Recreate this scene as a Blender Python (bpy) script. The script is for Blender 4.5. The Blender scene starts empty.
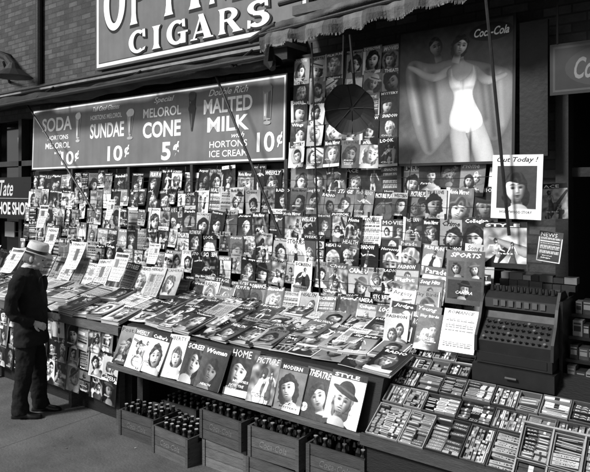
import bpy, bmesh, math, random
import numpy as np
from mathutils import Vector, Matrix
R=random.Random(11); NR=np.random.RandomState(5)
scene=bpy.context.scene
CAM=Vector((0,0,2.25))
def L(s): 
    s=max(0.0,min(1.0,s)); return s**2.2
# ---------------------------------------------------------------- materials
def mat(name, base=None, rough=.6, metal=0.0, nscale=0, namt=0.0, bump=0.0, bscale=None, spec=.4, stretch=(1,1,1), streak=0):
    m=bpy.data.materials.new(name); m.use_nodes=True
    nt=m.node_tree; p=nt.nodes['Principled BSDF']
    p.inputs['Roughness'].default_value=rough; p.inputs['Metallic'].default_value=metal
    p.inputs['Specular IOR Level'].default_value=spec
    if base is None:
        a=nt.nodes.new('ShaderNodeAttribute'); a.attribute_name='Col'; src=a.outputs['Color']
    else:
        a=nt.nodes.new('ShaderNodeRGB'); a.outputs[0].default_value=(base,base,base,1); src=a.outputs[0]
    tc=nt.nodes.new('ShaderNodeTexCoord'); mp=nt.nodes.new('ShaderNodeMapping'); mp.inputs['Scale'].default_value=stretch
    nt.links.new(tc.outputs['Object'],mp.inputs['Vector'])
    def mul(src,fac):
        mx=nt.nodes.new('ShaderNodeMix'); mx.data_type='RGBA'; mx.blend_type='MULTIPLY'; mx.inputs['Factor'].default_value=1
        nt.links.new(src,mx.inputs['A']); nt.links.new(fac,mx.inputs['B']); return mx.outputs['Result']
    if namt>0:
        n=nt.nodes.new('ShaderNodeTexNoise'); n.inputs['Scale'].default_value=nscale; n.inputs['Detail'].default_value=6; n.inputs['Roughness'].default_value=.65
        nt.links.new(mp.outputs[0],n.inputs['Vector'])
        mr=nt.nodes.new('ShaderNodeMapRange'); mr.inputs['From Min'].default_value=.25; mr.inputs['From Max'].default_value=.75
        mr.inputs['To Min'].default_value=1-namt; mr.inputs['To Max'].default_value=1+namt*.7
        nt.links.new(n.outputs['Fac'],mr.inputs['Value']); src=mul(src,mr.outputs[0])
        rr=nt.nodes.new('ShaderNodeMapRange'); rr.inputs['To Min'].default_value=max(.05,rough-.12); rr.inputs['To Max'].default_value=min(1,rough+.15)
        nt.links.new(n.outputs['Fac'],rr.inputs['Value']); nt.links.new(rr.outputs[0],p.inputs['Roughness'])
    if streak>0:
        ms=nt.nodes.new('ShaderNodeMapping'); ms.inputs['Scale'].default_value=(9,9,.7); nt.links.new(tc.outputs['Object'],ms.inputs['Vector'])
        n=nt.nodes.new('ShaderNodeTexNoise'); n.inputs['Scale'].default_value=1; n.inputs['Detail'].default_value=5; nt.links.new(ms.outputs[0],n.inputs['Vector'])
        mr=nt.nodes.new('ShaderNodeMapRange'); mr.inputs['From Min'].default_value=.35; mr.inputs['From Max'].default_value=.6; mr.inputs['To Min'].default_value=1-streak; mr.inputs['To Max'].default_value=1
        nt.links.new(n.outputs['Fac'],mr.inputs['Value']); src=mul(src,mr.outputs[0])
    if bump>0:
        n2=nt.nodes.new('ShaderNodeTexNoise'); n2.inputs['Scale'].default_value=bscale or 40; n2.inputs['Detail'].default_value=5
        nt.links.new(mp.outputs[0],n2.inputs['Vector'])
        bp=nt.nodes.new('ShaderNodeBump'); bp.inputs['Strength'].default_value=bump; bp.inputs['Distance'].default_value=.01
        nt.links.new(n2.outputs['Fac'],bp.inputs['Height']); nt.links.new(bp.outputs[0],p.inputs['Normal'])
    nt.links.new(src,p.inputs['Base Color'])
    return m
M_print=mat('printed_paper',None,.40,0,9,.14,.22,14)
M_sign=mat('enamel_sign',None,.38,0,3,.18,.06,6,streak=.14)
M_dark=mat('dark_iron',.02,.5,.3,12,.4,.2,50)
M_wood=mat('rough_wood',None,.75,0,7,.45,.5,30,stretch=(1,1,6))
M_glass=mat('dark_bottle_glass',.008,.08,0,spec=.7)
M_canvas=mat('awning_canvas',None,.9,0,8,.4,.6,60,streak=.3)
M_paint=mat('painted_surface',None,.6,0,5,.4,.3,25,streak=.25)
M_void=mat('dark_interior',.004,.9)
M_cloth=mat('wool_suit',.013,.92,0,14,.35,.5,25,spec=.15)
M_skin=mat('skin',.40,.55,0,30,.1,.1,120)
M_hat=mat('straw_hat',.58,.85,0,40,.16,.4,200)
M_hair=mat('grey_hair',.12,.7,0,80,.5,.6,200)
M_shoe=mat('shoe_leather',.012,.3,0,20,.3)
M_pane=mat('window_pane',.006,.06,0,spec=.8)
M_chrome=mat('nickel',.4,.3,1.0)

def grid_mat(name,kind):
    m=bpy.data.materials.new(name); m.use_nodes=True; nt=m.node_tree; p=nt.nodes['Principled BSDF']
    tc=nt.nodes.new('ShaderNodeTexCoord'); sp=nt.nodes.new('ShaderNodeSeparateXYZ'); cb=nt.nodes.new('ShaderNodeCombineXYZ')
    nt.links.new(tc.outputs['Object'],sp.inputs[0]); nt.links.new(sp.outputs['X'],cb.inputs['X'])
    nt.links.new(sp.outputs['Z' if kind=='brick' else 'Y'],cb.inputs['Y'])
    n=nt.nodes.new('ShaderNodeTexNoise'); n.inputs['Scale'].default_value=1.6 if kind!='brick' else 4; n.inputs['Detail'].default_value=9; n.inputs['Roughness'].default_value=.72
    nt.links.new(tc.outputs['Object'],n.inputs['Vector'])
    p.inputs['Roughness'].default_value=.85
    b=nt.nodes.new('ShaderNodeTexBrick'); b.inputs['Scale'].default_value=1
    if kind=='brick':
        b.inputs['Brick Width'].default_value=.21; b.inputs['Row Height'].default_value=.073
        b.inputs['Mortar Size'].default_value=.007; b.inputs['Color1'].default_value=(.035,.035,.035,1); b.inputs['Color2'].default_value=(.09,.09,.09,1); b.inputs['Mortar'].default_value=(.026,.026,.026,1)
        b.inputs['Bias'].default_value=-.2
    else:
        b.offset=0; b.inputs['Brick Width'].default_value=2.6; b.inputs['Row Height'].default_value=1.9
        b.inputs['Mortar Size'].default_value=.005; b.inputs['Color1'].default_value=(.078,.078,.078,1); b.inputs['Color2'].default_value=(.088,.088,.088,1); b.inputs['Mortar'].default_value=(.035,.035,.035,1)
    nt.links.new(cb.outputs[0],b.inputs['Vector'])
    mr=nt.nodes.new('ShaderNodeMapRange'); mr.inputs['From Min'].default_value=.3; mr.inputs['From Max'].default_value=.7; mr.inputs['To Min'].default_value=.55; mr.inputs['To Max'].default_value=1.4
    nt.links.new(n.outputs['Fac'],mr.inputs['Value'])
    mx=nt.nodes.new('ShaderNodeMix'); mx.data_type='RGBA'; mx.blend_type='MULTIPLY'; mx.inputs['Factor'].default_value=1
    nt.links.new(b.outputs['Color'],mx.inputs['A']); nt.links.new(mr.outputs[0],mx.inputs['B'])
    src=mx.outputs['Result']
    if kind!='brick':
        v=nt.nodes.new('ShaderNodeTexVoronoi'); v.inputs['Scale'].default_value=3.2; nt.links.new(tc.outputs['Object'],v.inputs['Vector'])
        c=nt.nodes.new('ShaderNodeMapRange'); c.inputs['From Min'].default_value=.04; c.inputs['From Max'].default_value=.09; c.inputs['To Min'].default_value=.5; c.inputs['To Max'].default_value=1
        nt.links.new(v.outputs['Distance'],c.inputs['Value'])
        m2=nt.nodes.new('ShaderNodeMix'); m2.data_type='RGBA'; m2.blend_type='MULTIPLY'; m2.inputs['Factor'].default_value=1
        nt.links.new(src,m2.inputs['A']); nt.links.new(c.outputs[0],m2.inputs['B']); src=m2.outputs['Result']
    nt.links.new(src,p.inputs['Base Color'])
    n3=nt.nodes.new('ShaderNodeTexNoise'); n3.inputs['Scale'].default_value=45; n3.inputs['Detail'].default_value=6; nt.links.new(tc.outputs['Object'],n3.inputs['Vector'])
    ad=nt.nodes.new('ShaderNodeMath'); ad.operation='MULTIPLY_ADD'; ad.inputs[1].default_value=-.8; nt.links.new(b.outputs['Fac'],ad.inputs[0]); nt.links.new(n3.outputs['Fac'],ad.inputs[2])
    bp=nt.nodes.new('ShaderNodeBump'); bp.inputs['Strength'].default_value=.6; bp.inputs['Distance'].default_value=.008
    nt.links.new(ad.outputs[0],bp.inputs['Height']); nt.links.new(bp.outputs[0],p.inputs['Normal'])
    return m
M_brick=grid_mat('brick','brick'); M_walk=grid_mat('concrete_pavement','walk')
M_road=mat('asphalt',.05,.9,0,3,.3,.6,60)
M_stone=mat('stone',None,.8,0,4,.3,.4,30)

# ---------------------------------------------------------------- builder
class B:
    def __init__(s): s.v=[];s.f=[];s.c=[];s.m=[];s.g=[]
    def face(s,pts,col,mi=0):
        i=len(s.v); s.v.extend([tuple(p) for p in pts]); s.f.append(tuple(range(i,i+len(pts)))); s.c.append(col); s.m.append(mi)
    def box(s,x0,x1,y0,y1,z0,z1,col,mi=0):
        p=[Vector((x,y,z)) for x in(x0,x1) for y in(y0,y1) for z in(z0,z1)]
        for q in((0,1,3,2),(4,6,7,5),(0,4,5,1),(2,3,7,6),(0,2,6,4),(1,5,7,3)): s.face([p[k] for k in q],col,mi)
    def fbox(s,fr,x0,x1,y0,y1,z0,z1,col,mi=0,top=None):
        p=[fr.p(x,y,z) for x in(x0,x1) for y in(y0,y1) for z in(z0,z1)]
        for k,q in enumerate(((0,1,3,2),(4,6,7,5),(0,4,5,1),(2,3,7,6),(0,2,6,4),(1,5,7,3))): s.face([p[j] for j in q],col if (k<5 or top is None) else top,mi)
    def grid(s,fr,w,h,img,z=0,mi=0):
        ny,nx=img.shape; X,Y=np.meshgrid(np.linspace(0,w,nx),np.linspace(0,h,ny))
        Z=z+fr.bend(X,Y); o,u,v,n=[np.array(q) for q in(fr.o,fr.u,fr.v,fr.n)]
        P=o+X[...,None]*u+Y[...,None]*v+Z[...,None]*n
        s.g.append((P.reshape(-1,3),nx,ny,np.clip(img,0.01,1).ravel()**2.2,mi))
    def tube(s,pts,rad,n=8,col=.02,mi=0,cap=True):
        pts=[Vector(p) for p in pts]
        if not isinstance(rad,(list,tuple)): rad=[rad]*len(pts)
        rings=[]
        for i,p in enumerate(pts):
            t=(pts[min(i+1,len(pts)-1)]-pts[max(i-1,0)]).normalized()
            a=t.cross(Vector((0,0,1))); 
            if a.length<.05: a=t.cross(Vector((1,0,0)))
            a.normalize(); b=t.cross(a)
            rings.append([p+(a*math.cos(k*2*math.pi/n)+b*math.sin(k*2*math.pi/n))*rad[i] for k in range(n)])
        for i in range(len(rings)-1):
            for k in range(n): s.face([rings[i][k],rings[i][(k+1)%n],rings[i+1][(k+1)%n],rings[i+1][k]],col,mi)
        if cap: s.face(rings[0][::-1],col,mi); s.face(rings[-1],col,mi)
    def make(s,name,mats,parent=None,smooth=False,merge=False):
        me=bpy.data.meshes.new(name)
        V=[np.array(s.v,dtype=np.float64).reshape(-1,3)]; nv=len(s.v)
        LV=[np.array([i for f in s.f for i in f],dtype=np.int64)]; LT=[np.array([len(f) for f in s.f],dtype=np.int64)]
        C=[np.repeat(np.array(s.c,dtype=np.float64),LT[0]) if s.f else np.zeros(0)]; MI=[np.array(s.m,dtype=np.int64)]
        for P,nx,ny,c,mi in s.g:
            idx=np.arange(nx*ny).reshape(ny,nx)+nv
            q=np.stack([idx[:-1,:-1],idx[:-1,1:],idx[1:,1:],idx[1:,:-1]],-1).reshape(-1,4)
            V.append(P);LV.append(q.ravel());LT.append(np.full(len(q),4));C.append(c);MI.append(np.full(len(q),mi)); nv+=nx*ny
        V=np.concatenate(V);LV=np.concatenate(LV);LT=np.concatenate(LT);C=np.concatenate(C);MI=np.concatenate(MI)
        me.vertices.add(len(V)); me.vertices.foreach_set('co',V.astype(np.float32).ravel())
        me.loops.add(len(LV)); me.loops.foreach_set('vertex_index',LV.astype(np.int32))
        me.polygons.add(len(LT)); ls=np.concatenate([[0],np.cumsum(LT)[:-1]]); me.polygons.foreach_set('loop_start',ls.astype(np.int32)); me.polygons.foreach_set('loop_total',LT.astype(np.int32))
        for m in mats: me.materials.append(m)
        me.polygons.foreach_set('material_index',MI.astype(np.int32))
        me.polygons.foreach_set('use_smooth',[bool(smooth)]*len(LT))
        me.update(calc_edges=True)
        ca=me.color_attributes.new('Col','FLOAT_COLOR','POINT'); d=np.ones((len(V),4),dtype=np.float32); d[:,:3]=C[:,None]
        ca.data.foreach_set('color',d.ravel()); me.validate()
        if merge:
            bm=bmesh.new(); bm.from_mesh(me); bmesh.ops.remove_doubles(bm,verts=bm.verts,dist=1e-5); bm.to_mesh(me); bm.free()
        o=bpy.data.objects.new(name,me); scene.collection.objects.link(o)
        if parent: o.parent=parent
        return o
def empty(name):
    o=bpy.data.objects.new(name,None); scene.collection.objects.link(o); o.empty_display_size=.2; return o
class Fr:
    def __init__(s,o,u,v): s.o=Vector(o); s.u=Vector(u).normalized(); s.w=Vector(v); s.v=(s.w-s.u*s.w.dot(s.u)).normalized(); s.n=s.u.cross(s.v); s.k=None
    def bend(s,x,y):
        if s.k is None: return 0*x
        w,h,kx,ky,kc=s.k
        return kx*(2*x/w-1)**2+ky*(1-y/h)**2+kc*(x/w)**3*(1-y/h)**2
    def p(s,x,y,z=0): return s.o+s.u*x+s.v*y+s.n*(z+s.bend(x,y))
    def sub(s,x,y,z=0,rot=0,tilt=0,yaw=0):
        u=s.u*math.cos(rot)+s.v*math.sin(rot); v=-s.u*math.sin(rot)+s.v*math.cos(rot)
        if tilt: v=v*math.cos(tilt)-s.n*math.sin(tilt)
        if yaw: u=(u*math.cos(yaw)+s.n*math.sin(yaw))
        return Fr(s.p(x,y,z),u,v)
WALL=lambda x,y,z:Fr((x,y,z),(1,0,0),(0,0,1))
# ---------------------------------------------------------------- text
TC={}
def text(s,bold=0.0,shear=0.0,res=1):
    k=(s,bold,shear,res)
    if k in TC: return TC[k]
    cu=bpy.data.curves.new('t','FONT'); cu.body=s; cu.resolution_u=res; cu.offset=bold; cu.shear=shear
    ob=bpy.data.objects.new('t',cu); scene.collection.objects.link(ob)
    dg=bpy.context.evaluated_depsgraph_get(); me=bpy.data.meshes.new_from_object(ob.evaluated_get(dg))
    vs=[v.co.copy() for v in me.vertices]
    x0=min(v.x for v in vs);x1=max(v.x for v in vs);y0=min(v.y for v in vs);y1=max(v.y for v in vs)
    P=[[((vs[i].x-x0)/(x1-x0),(vs[i].y-y0)/(y1-y0)) for i in p.vertices] for p in me.polygons]
    bpy.data.objects.remove(ob); bpy.data.curves.remove(cu); bpy.data.meshes.remove(me)
    TC[k]=(P,(x1-x0)/(y1-y0)); return TC[k]
class Art:
    def __init__(s,b,fr,w,h,z=0,dz=.00012,mi=0): s.b=b;s.fr=fr;s.w=w;s.h=h;s.z=z;s.dz=dz;s.mi=mi
    def poly(s,pts,tone):
        s.z+=s.dz; s.b.face([s.fr.p(x,y,s.z) for x,y in pts],L(tone),s.mi)
    def rect(s,x0,y0,x1,y1,tone): s.poly([(x0,y0),(x1,y0),(x1,y1),(x0,y1)],tone)
    def text(s,t,x0,y0,x1,y1,tone,bold=.0,shear=0,res=1):
        P,a=text(t,bold,shear,res); s.z+=s.dz
        for p in P: s.b.face([s.fr.p(x0+x*(x1-x0),y0+y*(y1-y0),s.z) for x,y in p],L(tone),s.mi)
def ell(cx,cy,rx,ry,n=12,rot=0,wob=0):
    c,s=math.cos(rot),math.sin(rot);o=[]
    for k in range(n):
        a=k*2*math.pi/n; m=1+R.uniform(-wob,wob); x=rx*math.cos(a)*m;y=ry*math.sin(a)*m; o.append((cx+x*c-y*s,cy+x*s+y*c))
    return o
# ---------------------------------------------------------------- printed pictures, drawn as per-vertex ink tones
U=R.uniform
class Pic:
    def __init__(s,nx,ny,asp,bg=.5):
        s.nx=nx; s.X,s.Y=np.meshgrid(np.linspace(0,1,nx),np.linspace(0,asp,ny)); s.asp=asp; s.I=np.full((ny,nx),float(bg)); s.px=1.0/nx
    def put(s,m,t): s.I=s.I*(1-m)+t*m
    def mask(s,d): return np.clip(d/s.px+.5,0,1)
    def noise(s,amp,f=3):
        n=0
        for k in range(5):
            a=U(0,6.3);ff=f*U(.5,2.2); n=n+np.sin(ff*(s.X*math.cos(a)+s.Y*math.sin(a))*3+U(0,6.3)+1.5*np.sin(ff*(s.X*math.sin(a)-s.Y*math.cos(a))*2+U(0,6)))
        return amp*n/3
    def ell(s,cx,cy,a,b,t,rot=0):
        c,q=math.cos(rot),math.sin(rot); x=(s.X-cx)*c+(s.Y-cy)*q; y=-(s.X-cx)*q+(s.Y-cy)*c
        d=(1-np.sqrt((x/a)**2+(y/b)**2))*min(a,b); s.put(s.mask(d),t); return d
    def soft(s,cx,cy,a,b,amt,rot=0):
        c,q=math.cos(rot),math.sin(rot); x=(s.X-cx)*c+(s.Y-cy)*q; y=-(s.X-cx)*q+(s.Y-cy)*c
        s.I=s.I*(1+amt*np.exp(-(x/a)**2-(y/b)**2))
    def rect(s,x0,y0,x1,y1,t): 
        d=np.minimum(np.minimum(s.X-x0,x1-s.X),np.minimum(s.Y-y0,y1-s.Y)); s.put(s.mask(d),t)
    def cap(s,p,q,r0,r1,t,sh=.5,lx=.4):
        dx,dy=q[0]-p[0],q[1]-p[1]; l2=dx*dx+dy*dy+1e-9; T=np.clip(((s.X-p[0])*dx+(s.Y-p[1])*dy)/l2,0,1)
        ex=s.X-p[0]-T*dx; ey=s.Y-p[1]-T*dy; r=r0+(r1-r0)*T; D=np.sqrt(ex**2+ey**2); nz=np.sqrt(np.clip(1-(D/r)**2,0,1))
        s.put(s.mask(r-D),np.clip(t*(1-sh+sh*nz-lx*.5*ex/r),0,1))
    def poly(s,pts,t,rnd=0,dark=.4,lx=0):
        X,Y=s.X,s.Y; n=len(pts); D=np.full(X.shape,1e9); ins=np.zeros(X.shape,bool); GX=np.zeros(X.shape)
        for i in range(n):
            x0,y0=pts[i];x1,y1=pts[(i+1)%n]; dx,dy=x1-x0,y1-y0
            T=np.clip(((X-x0)*dx+(Y-y0)*dy)/(dx*dx+dy*dy+1e-12),0,1); ex=X-x0-T*dx;ey=Y-y0-T*dy; d=np.sqrt(ex*ex+ey*ey)
            GX=np.where(d<D,ex,GX); D=np.minimum(D,d)
            if abs(dy)>1e-12: ins^=((y0>Y)!=(y1>Y))&(X<dx*(Y-y0)/dy+x0)
        sd=np.where(ins,D,-D); tt=t
        if rnd: 
            q=np.clip(D/rnd,0,1); tt=np.clip(t*(1-dark*(1-np.sqrt(1-(1-q)**2)))+lx*np.sign(GX)*(1-q)**1.5,0,1)
        s.put(s.mask(sd),tt); return sd
    def curve(s,pts,t,rnd=0,dark=.4,lx=0,it=2):
        for _ in range(it):
            o=[]
            for i in range(len(pts)):
                a=pts[i];b=pts[(i+1)%len(pts)]; o+=[(a[0]*.75+b[0]*.25,a[1]*.75+b[1]*.25),(a[0]*.25+b[0]*.75,a[1]*.25+b[1]*.75)]
            pts=o
        return s.poly(pts,t,rnd,dark,lx)
    def portrait(s,cx,cy,r,tilt=0,sh=True,skin=None,hair=None,male=False,hat=None,turn=None):
        bgv=float(s.I.mean()); skin=skin or U(.8,1.0); hair=hair if hair is not None else R.choice([.04,.06,.1,.18,.4] if bgv>.25 else [.04,.12,.3,.5,.6]); c,q=math.cos(tilt),math.sin(tilt); m=R.choice([-1,1])
        turn=U(-.9,.9) if turn is None else turn
        x=m*((s.X-cx)*c+(s.Y-cy)*q)/r; y=(-(s.X-cx)*q+(s.Y-cy)*c)/r; px=s.px/r
        M=lambda d:np.clip(d/px+.5,0,1)
        E=lambda a,b,x0=0,y0=0:(1-np.sqrt(((x-x0)/a)**2+((y-y0)/b)**2))*min(a,b)
        lo=max(0,px-.05)*.6
        G=lambda x0,y0,sx,sy:np.exp(-((x-x0)/(sx+lo*.5))**2-((y-y0)/(sy+lo))**2)
        cloth=R.choice([.08,.25,.5,.9,skin*.85]); f1=U(5,11);ph=U(0,6); fr_=U(2,6)
        wob=.05*np.sin(fr_*np.arctan2(y,x)*1.0+ph)+.03*np.sin(3*fr_*np.arctan2(y,x)+ph)
        wav=.5+.5*np.sin(f1*np.sqrt(x**2+(y-.2)**2)*1.2+2.5*np.sin(2.2*np.arctan2(y,x)*2+ph)+ph)
        ht=np.clip(hair*(.6+.5*(y>0))+(.12+.6*hair)*wav**2*np.clip(.6+.4*y-.4*x,0,1.3),0,1)
        if not male:
            ln=U(1.05,1.6); hb=np.maximum(E(U(.86,1.02),1.14,-.05*turn,.04),E(U(.78,1.02),ln*.6,-.1*turn,-ln*.38)); s.put(M(hb+wob),ht)
        else: s.put(M(E(.78,1.05,0,.12)),ht)
        if sh:
            d=E(2.0,1.35,-.2*turn,-2.72); s.put(M(d),np.clip(cloth*(.5+.6*np.clip(d*2,0,1)-.18*x),0,1))
        s.put(M(np.minimum(.34+.06*(y<-1)-abs(x+.05*turn),np.minimum(y+1.75,-.4-y))),skin*np.clip(.75-.35*x-.5*G(.1,-.95,.5,.25),0,1))
        if sh and not male: d=E(.75,.5,-.1*turn,-1.6); s.put(M(d),skin*np.clip(.82-.25*x,0,1)*.95)
        a=.70; fm=np.clip(1-.30*np.clip(-y-.05,0,1)**1.6,.5,1); d=(1-np.sqrt((x/(a*fm))**2+((y+.03)/.97)**2))*.7
        nx_=x/.82; ny_=y/1.15; nz=np.sqrt(np.clip(1-nx_**2-ny_**2,0,1)); lam=-.45*nx_+.30*ny_+.80*nz
        ft=skin*np.clip(.14+.96*np.clip(lam,0,1),0,1.06); fx=.24*turn
        for sd in(-1,1):
            ex=fx+sd*.29*(1-.25*max(0,turn*sd)); ft=ft*(1-.42*G(ex,.13,.20,.12)); ft=ft*(1-.98*G(ex,.055,.12,.075)); ft=ft+.28*G(ex,-.075,.10,.025)
            by=y-(.31-.9*(x-ex)**2); ft=ft*(1-.88*np.exp(-(by/(.05+lo*.6))**2-((x-ex)/.19)**2)); ft=ft+.05*G(ex,-.22,.18,.14)
        ft=ft*(1-.42*G(fx+.13,-.1,.06,.24)); ft=ft+.1*G(fx-.03,-.12,.04,.2); ft=ft*(1-.65*G(fx+.02,-.31,.12,.045)); ft=ft*(1-.25*G(fx,-.76,.2,.05)); ft=ft*(1-.3*G(fx+.5,-.35,.16,.35))
        ft=ft*(1-(.9 if not male else .45)*G(fx,-.50,.19,.06)); ft=ft*(1-.7*G(fx,-.61,.13,.05))
        if R.random()<.4: ft=ft+.75*G(fx,-.555,.14,.028)
        s.put(M(d),np.clip(ft,0,1))
        pt=R.choice([-.25,.2,0]); hl=.54-.62*np.clip(abs(x+pt)-.08,0,1)**1.4+.07*np.sin(5*x+ph)+(.12 if male else 0); top=np.minimum(E(.84 if not male else .76,1.12,0,.06)+wob*.6,y-hl)
        s.put(M(top),ht)
        hat=(R.random()<.15) if hat is None else hat
        if hat:
            t=R.choice([.06,.9,.45]); tl=U(-.3,.3); yy=y-tl*x; s.put(np.clip((1-np.sqrt((x/1.2)**2+((yy-.66)/.24)**2))*.24/px+.5,0,1),np.clip(t*(.7+.3*y)-.1*x,0,1)); s.put(M(np.minimum(E(.74,.7,0,.8),yy-.68)),np.clip(t*(1-.3*x)*.9,0,1)); s.put(M(np.minimum(.76-abs(x),np.minimum(yy-.72,.86-yy))),1-t if t>.4 else .3)
    def figure(s,x,y0,H,skin=None,cl=None):
        skin=skin or U(.8,1.0); cl=cl if cl is not None else R.choice([.08,.3,.55,.95]); k=R.choice([-1,1]); u=H; lean=U(-.08,.08)*u
        hip=(x,y0+.48*u); ch=(x+lean,y0+.76*u); kn1=(x-.05*u,y0+.26*u); kn2=(x+k*U(.03,.16)*u,y0+.27*u)
        s.cap(hip,kn2,.065*u,.045*u,skin); s.cap(kn2,(kn2[0]-k*U(-.04,.08)*u,y0),.043*u,.022*u,skin); s.cap(hip,kn1,.065*u,.045*u,skin); s.cap(kn1,(x-.04*u,y0),.043*u,.022*u,skin)
        if R.random()<.6: s.cap((x,y0+.44*u),(x+U(-.03,.03)*u,y0+U(.15,.36)*u),.08*u,U(.09,.18)*u,cl,.45)
        s.cap(hip,(x+lean*.6,y0+.62*u),.082*u,.055*u,cl,.45); s.cap((x+lean*.6,y0+.62*u),ch,.055*u,.08*u,cl,.45); s.cap((ch[0],ch[1]-.02*u),(ch[0],ch[1]+.04*u),.092*u,.05*u,cl if R.random()<.5 else skin,.4)
        for sd in(-1,1):
            a=U(-1.3,.5); sh=(ch[0]+sd*.085*u,ch[1]+.02*u); el=(sh[0]+sd*.13*u*math.cos(a),sh[1]+.14*u*math.sin(a)); a2=a+U(-1.5,1.5)*sd; s.cap(sh,el,.03*u,.024*u,skin); s.cap(el,(el[0]+sd*.13*u*math.cos(a2),el[1]+.13*u*math.sin(a2)),.022*u,.015*u,skin)
        s.cap(ch,(ch[0]+lean*.3,ch[1]+.1*u),.028*u,.026*u,skin*.85); s.portrait(ch[0]+lean*.4,ch[1]+.155*u,.066*u,U(-.3,.3),False,skin)
    def lines(s,x0,y0,x1,y1,p=.03,ink=.2,dens=.5):
        row=np.floor((s.Y-y0)/p); fy=((s.Y-y0)/p)%1; w=np.sin(s.X*97+row*12.9)+np.sin(s.X*61+row*7.7)
        m=((fy>.35)&(w>-1.1)&(s.X>x0)&(s.X<x1)&(s.Y>y0)&(s.Y<y1)).astype(float); s.I=s.I*(1-m*dens)+ink*m*dens
TIT=["SCREEN","MOVIES","ROMANCE","DETECTIVE","WESTERN","STORIES","RADIO","TRUE LOVE","MODERN","PSYCHOLOGY","BALLYHOO","PHYSICAL","CULTURE","FASHION","SPORTS","HEALTH","CAMERA","WEEKLY","MYSTERY","PICTURE PLAY","STAGE","THEATRE","DIGEST","FILM FUN","SHADOW","Home","Movie Mirror","Collegian","Silver","Parade","Real Life","ACE","Young","Crime","Confessions","Argosy","Breezy","Secrets","True Story","Sky Birds","Chess","LOOK","Fight","Judge","Song Hits","Wings","Baseball","Horoscope"]
SM=["JUNE 10c","Special Number","HOLLYWOOD","25 CENTS","NEW STORIES","In this issue","MURDER","LOVE","Who killed her ?","All star issue","By the editors","15c","He dared not speak","The truth about divorce"]
NEWS=['DAILY NEWS','HERALD','THE TIMES','JOURNAL','WORLD','EVENING POST']
def picture(nx,asp,kind,bg=None):
    ny=max(3,int(nx*asp)); bg=bg if bg is not None else R.choice([.05,.08,.12,.2,.3,.4,.5,.6,.75,.92]); P=Pic(nx,ny,asp,bg); g=U(-.3,.3)
    if kind=='news':
        P.I[:]=U(.72,.92); c=R.choice([2,3,4,5])
        for i in range(c):
            xx=.05+i*.92/c; P.lines(xx,.05,xx+.84/c,asp*.78,.055,.25,.6)
        if R.random()<.7:
            xa=U(.05,.5); P.rect(xa,asp*U(.3,.5),xa+U(.2,.45),asp*.74,U(.25,.55))
        if R.random()<.5: P.rect(.05,asp*.76,.95,asp*.83,.12)
        return P
    P.I=np.clip(P.I+g*(P.Y/asp-.5)+U(-.15,.15)*(P.X-.5)+P.noise(R.choice([.0,.03,.07])),0.03,1)
    if kind=='face':
        if R.random()<.3: P.ell(.5,asp*.45,U(.35,.5),U(.4,.55),min(1,max(.05,bg+R.choice([-.25,.25]))))
        P.portrait(U(.4,.6),asp*U(.42,.52),U(.28,.44),U(-.45,.45),male=R.random()<.12)
    elif kind=='couple':
        r=U(.2,.26); P.portrait(.64,asp*U(.5,.58),r*1.05,U(-.4,.1),male=True,hat=R.random()<.4); P.portrait(.36,asp*U(.38,.46),r,U(-.2,.4))
    elif kind=='fig':
        if R.random()<.5: P.ell(.5,asp*.4,.42,.42,R.choice([.9,.3,.6]))
        if R.random()<.5: P.rect(-.1,-.1,1.1,asp*U(.1,.3),R.choice([.15,.5,.8]))
        P.figure(U(.42,.58),asp*.04,asp*.8)
    elif kind=='scene':
        P.I=np.clip(P.I+P.noise(.22,4),.03,1)
        for k in range(R.randint(2,4)): P.cap((U(0,1),U(0,asp*.6)),(U(0,1),U(0,asp*.8)),U(.05,.16),U(.03,.12),U(.05,.9),.6)
        P.figure(U(.25,.4),asp*U(-.15,.05),asp*U(.6,.85)); P.figure(U(.6,.78),asp*U(-.2,.05),asp*U(.5,.75)); 
        if R.random()<.5: P.portrait(U(.3,.7),asp*U(.3,.5),.16,U(-.4,.4))
    elif kind=='text':
        ink=.12 if bg>.5 else .88; y=asp*.1
        while y<asp*.76:
            hh=U(.05,.2)
            if R.random()<.35: P.rect(.08,y,U(.6,.92),y+hh*.8,R.choice([.1,.35,.9]))
            else: P.lines(.1,y,.92,y+hh,.05,ink,.8)
            y+=hh+.04
    elif kind=='multi':
        for (x0,y0,x1,y1) in R.choice([((.05,.07,.47,.42),(.53,.07,.95,.42),(.05,.47,.95,.8)),((.05,.05,.6,.8),(.65,.05,.95,.28),(.65,.32,.95,.54),(.65,.58,.95,.8)),((.06,.1,.94,.45),(.06,.5,.48,.8),(.54,.5,.94,.8))]):
            y0*=asp;y1*=asp; i0,i1=int(x0*nx),max(int(x0*nx)+4,int(x1*nx)); j0,j1=int(y0*nx),int(y1*nx)
            j1=min(j1,P.I.shape[0]); i1=min(i1,nx)
            if j1-j0<4: continue
            Q=Pic(i1-i0,j1-j0,(j1-j0)/(i1-i0),U(.15,.8)); Q.portrait(.5,Q.asp*.52,min(1,Q.asp)*.34,U(-.3,.3)); P.I[j0:j1,i0:i1]=Q.I
    if kind!='text' and R.random()<.3: P.rect(-.1,-.1,1.1,asp*U(.06,.14),R.choice([.06,.92,.5]))
    if R.random()<.12: P.rect(-.1,-.1,U(.1,.18),asp*1.1,R.choice([.1,.9]))
    if R.random()<.1: P.rect(.0,0,1,.03,.95);P.rect(0,0,.04,asp,.95);P.rect(.96,0,1,asp,.95)
    if R.random()<.2: P.ell(U(.15,.85),asp*U(.12,.3),.12,.12,R.choice([.08,.95,.5]))
    return P
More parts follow.
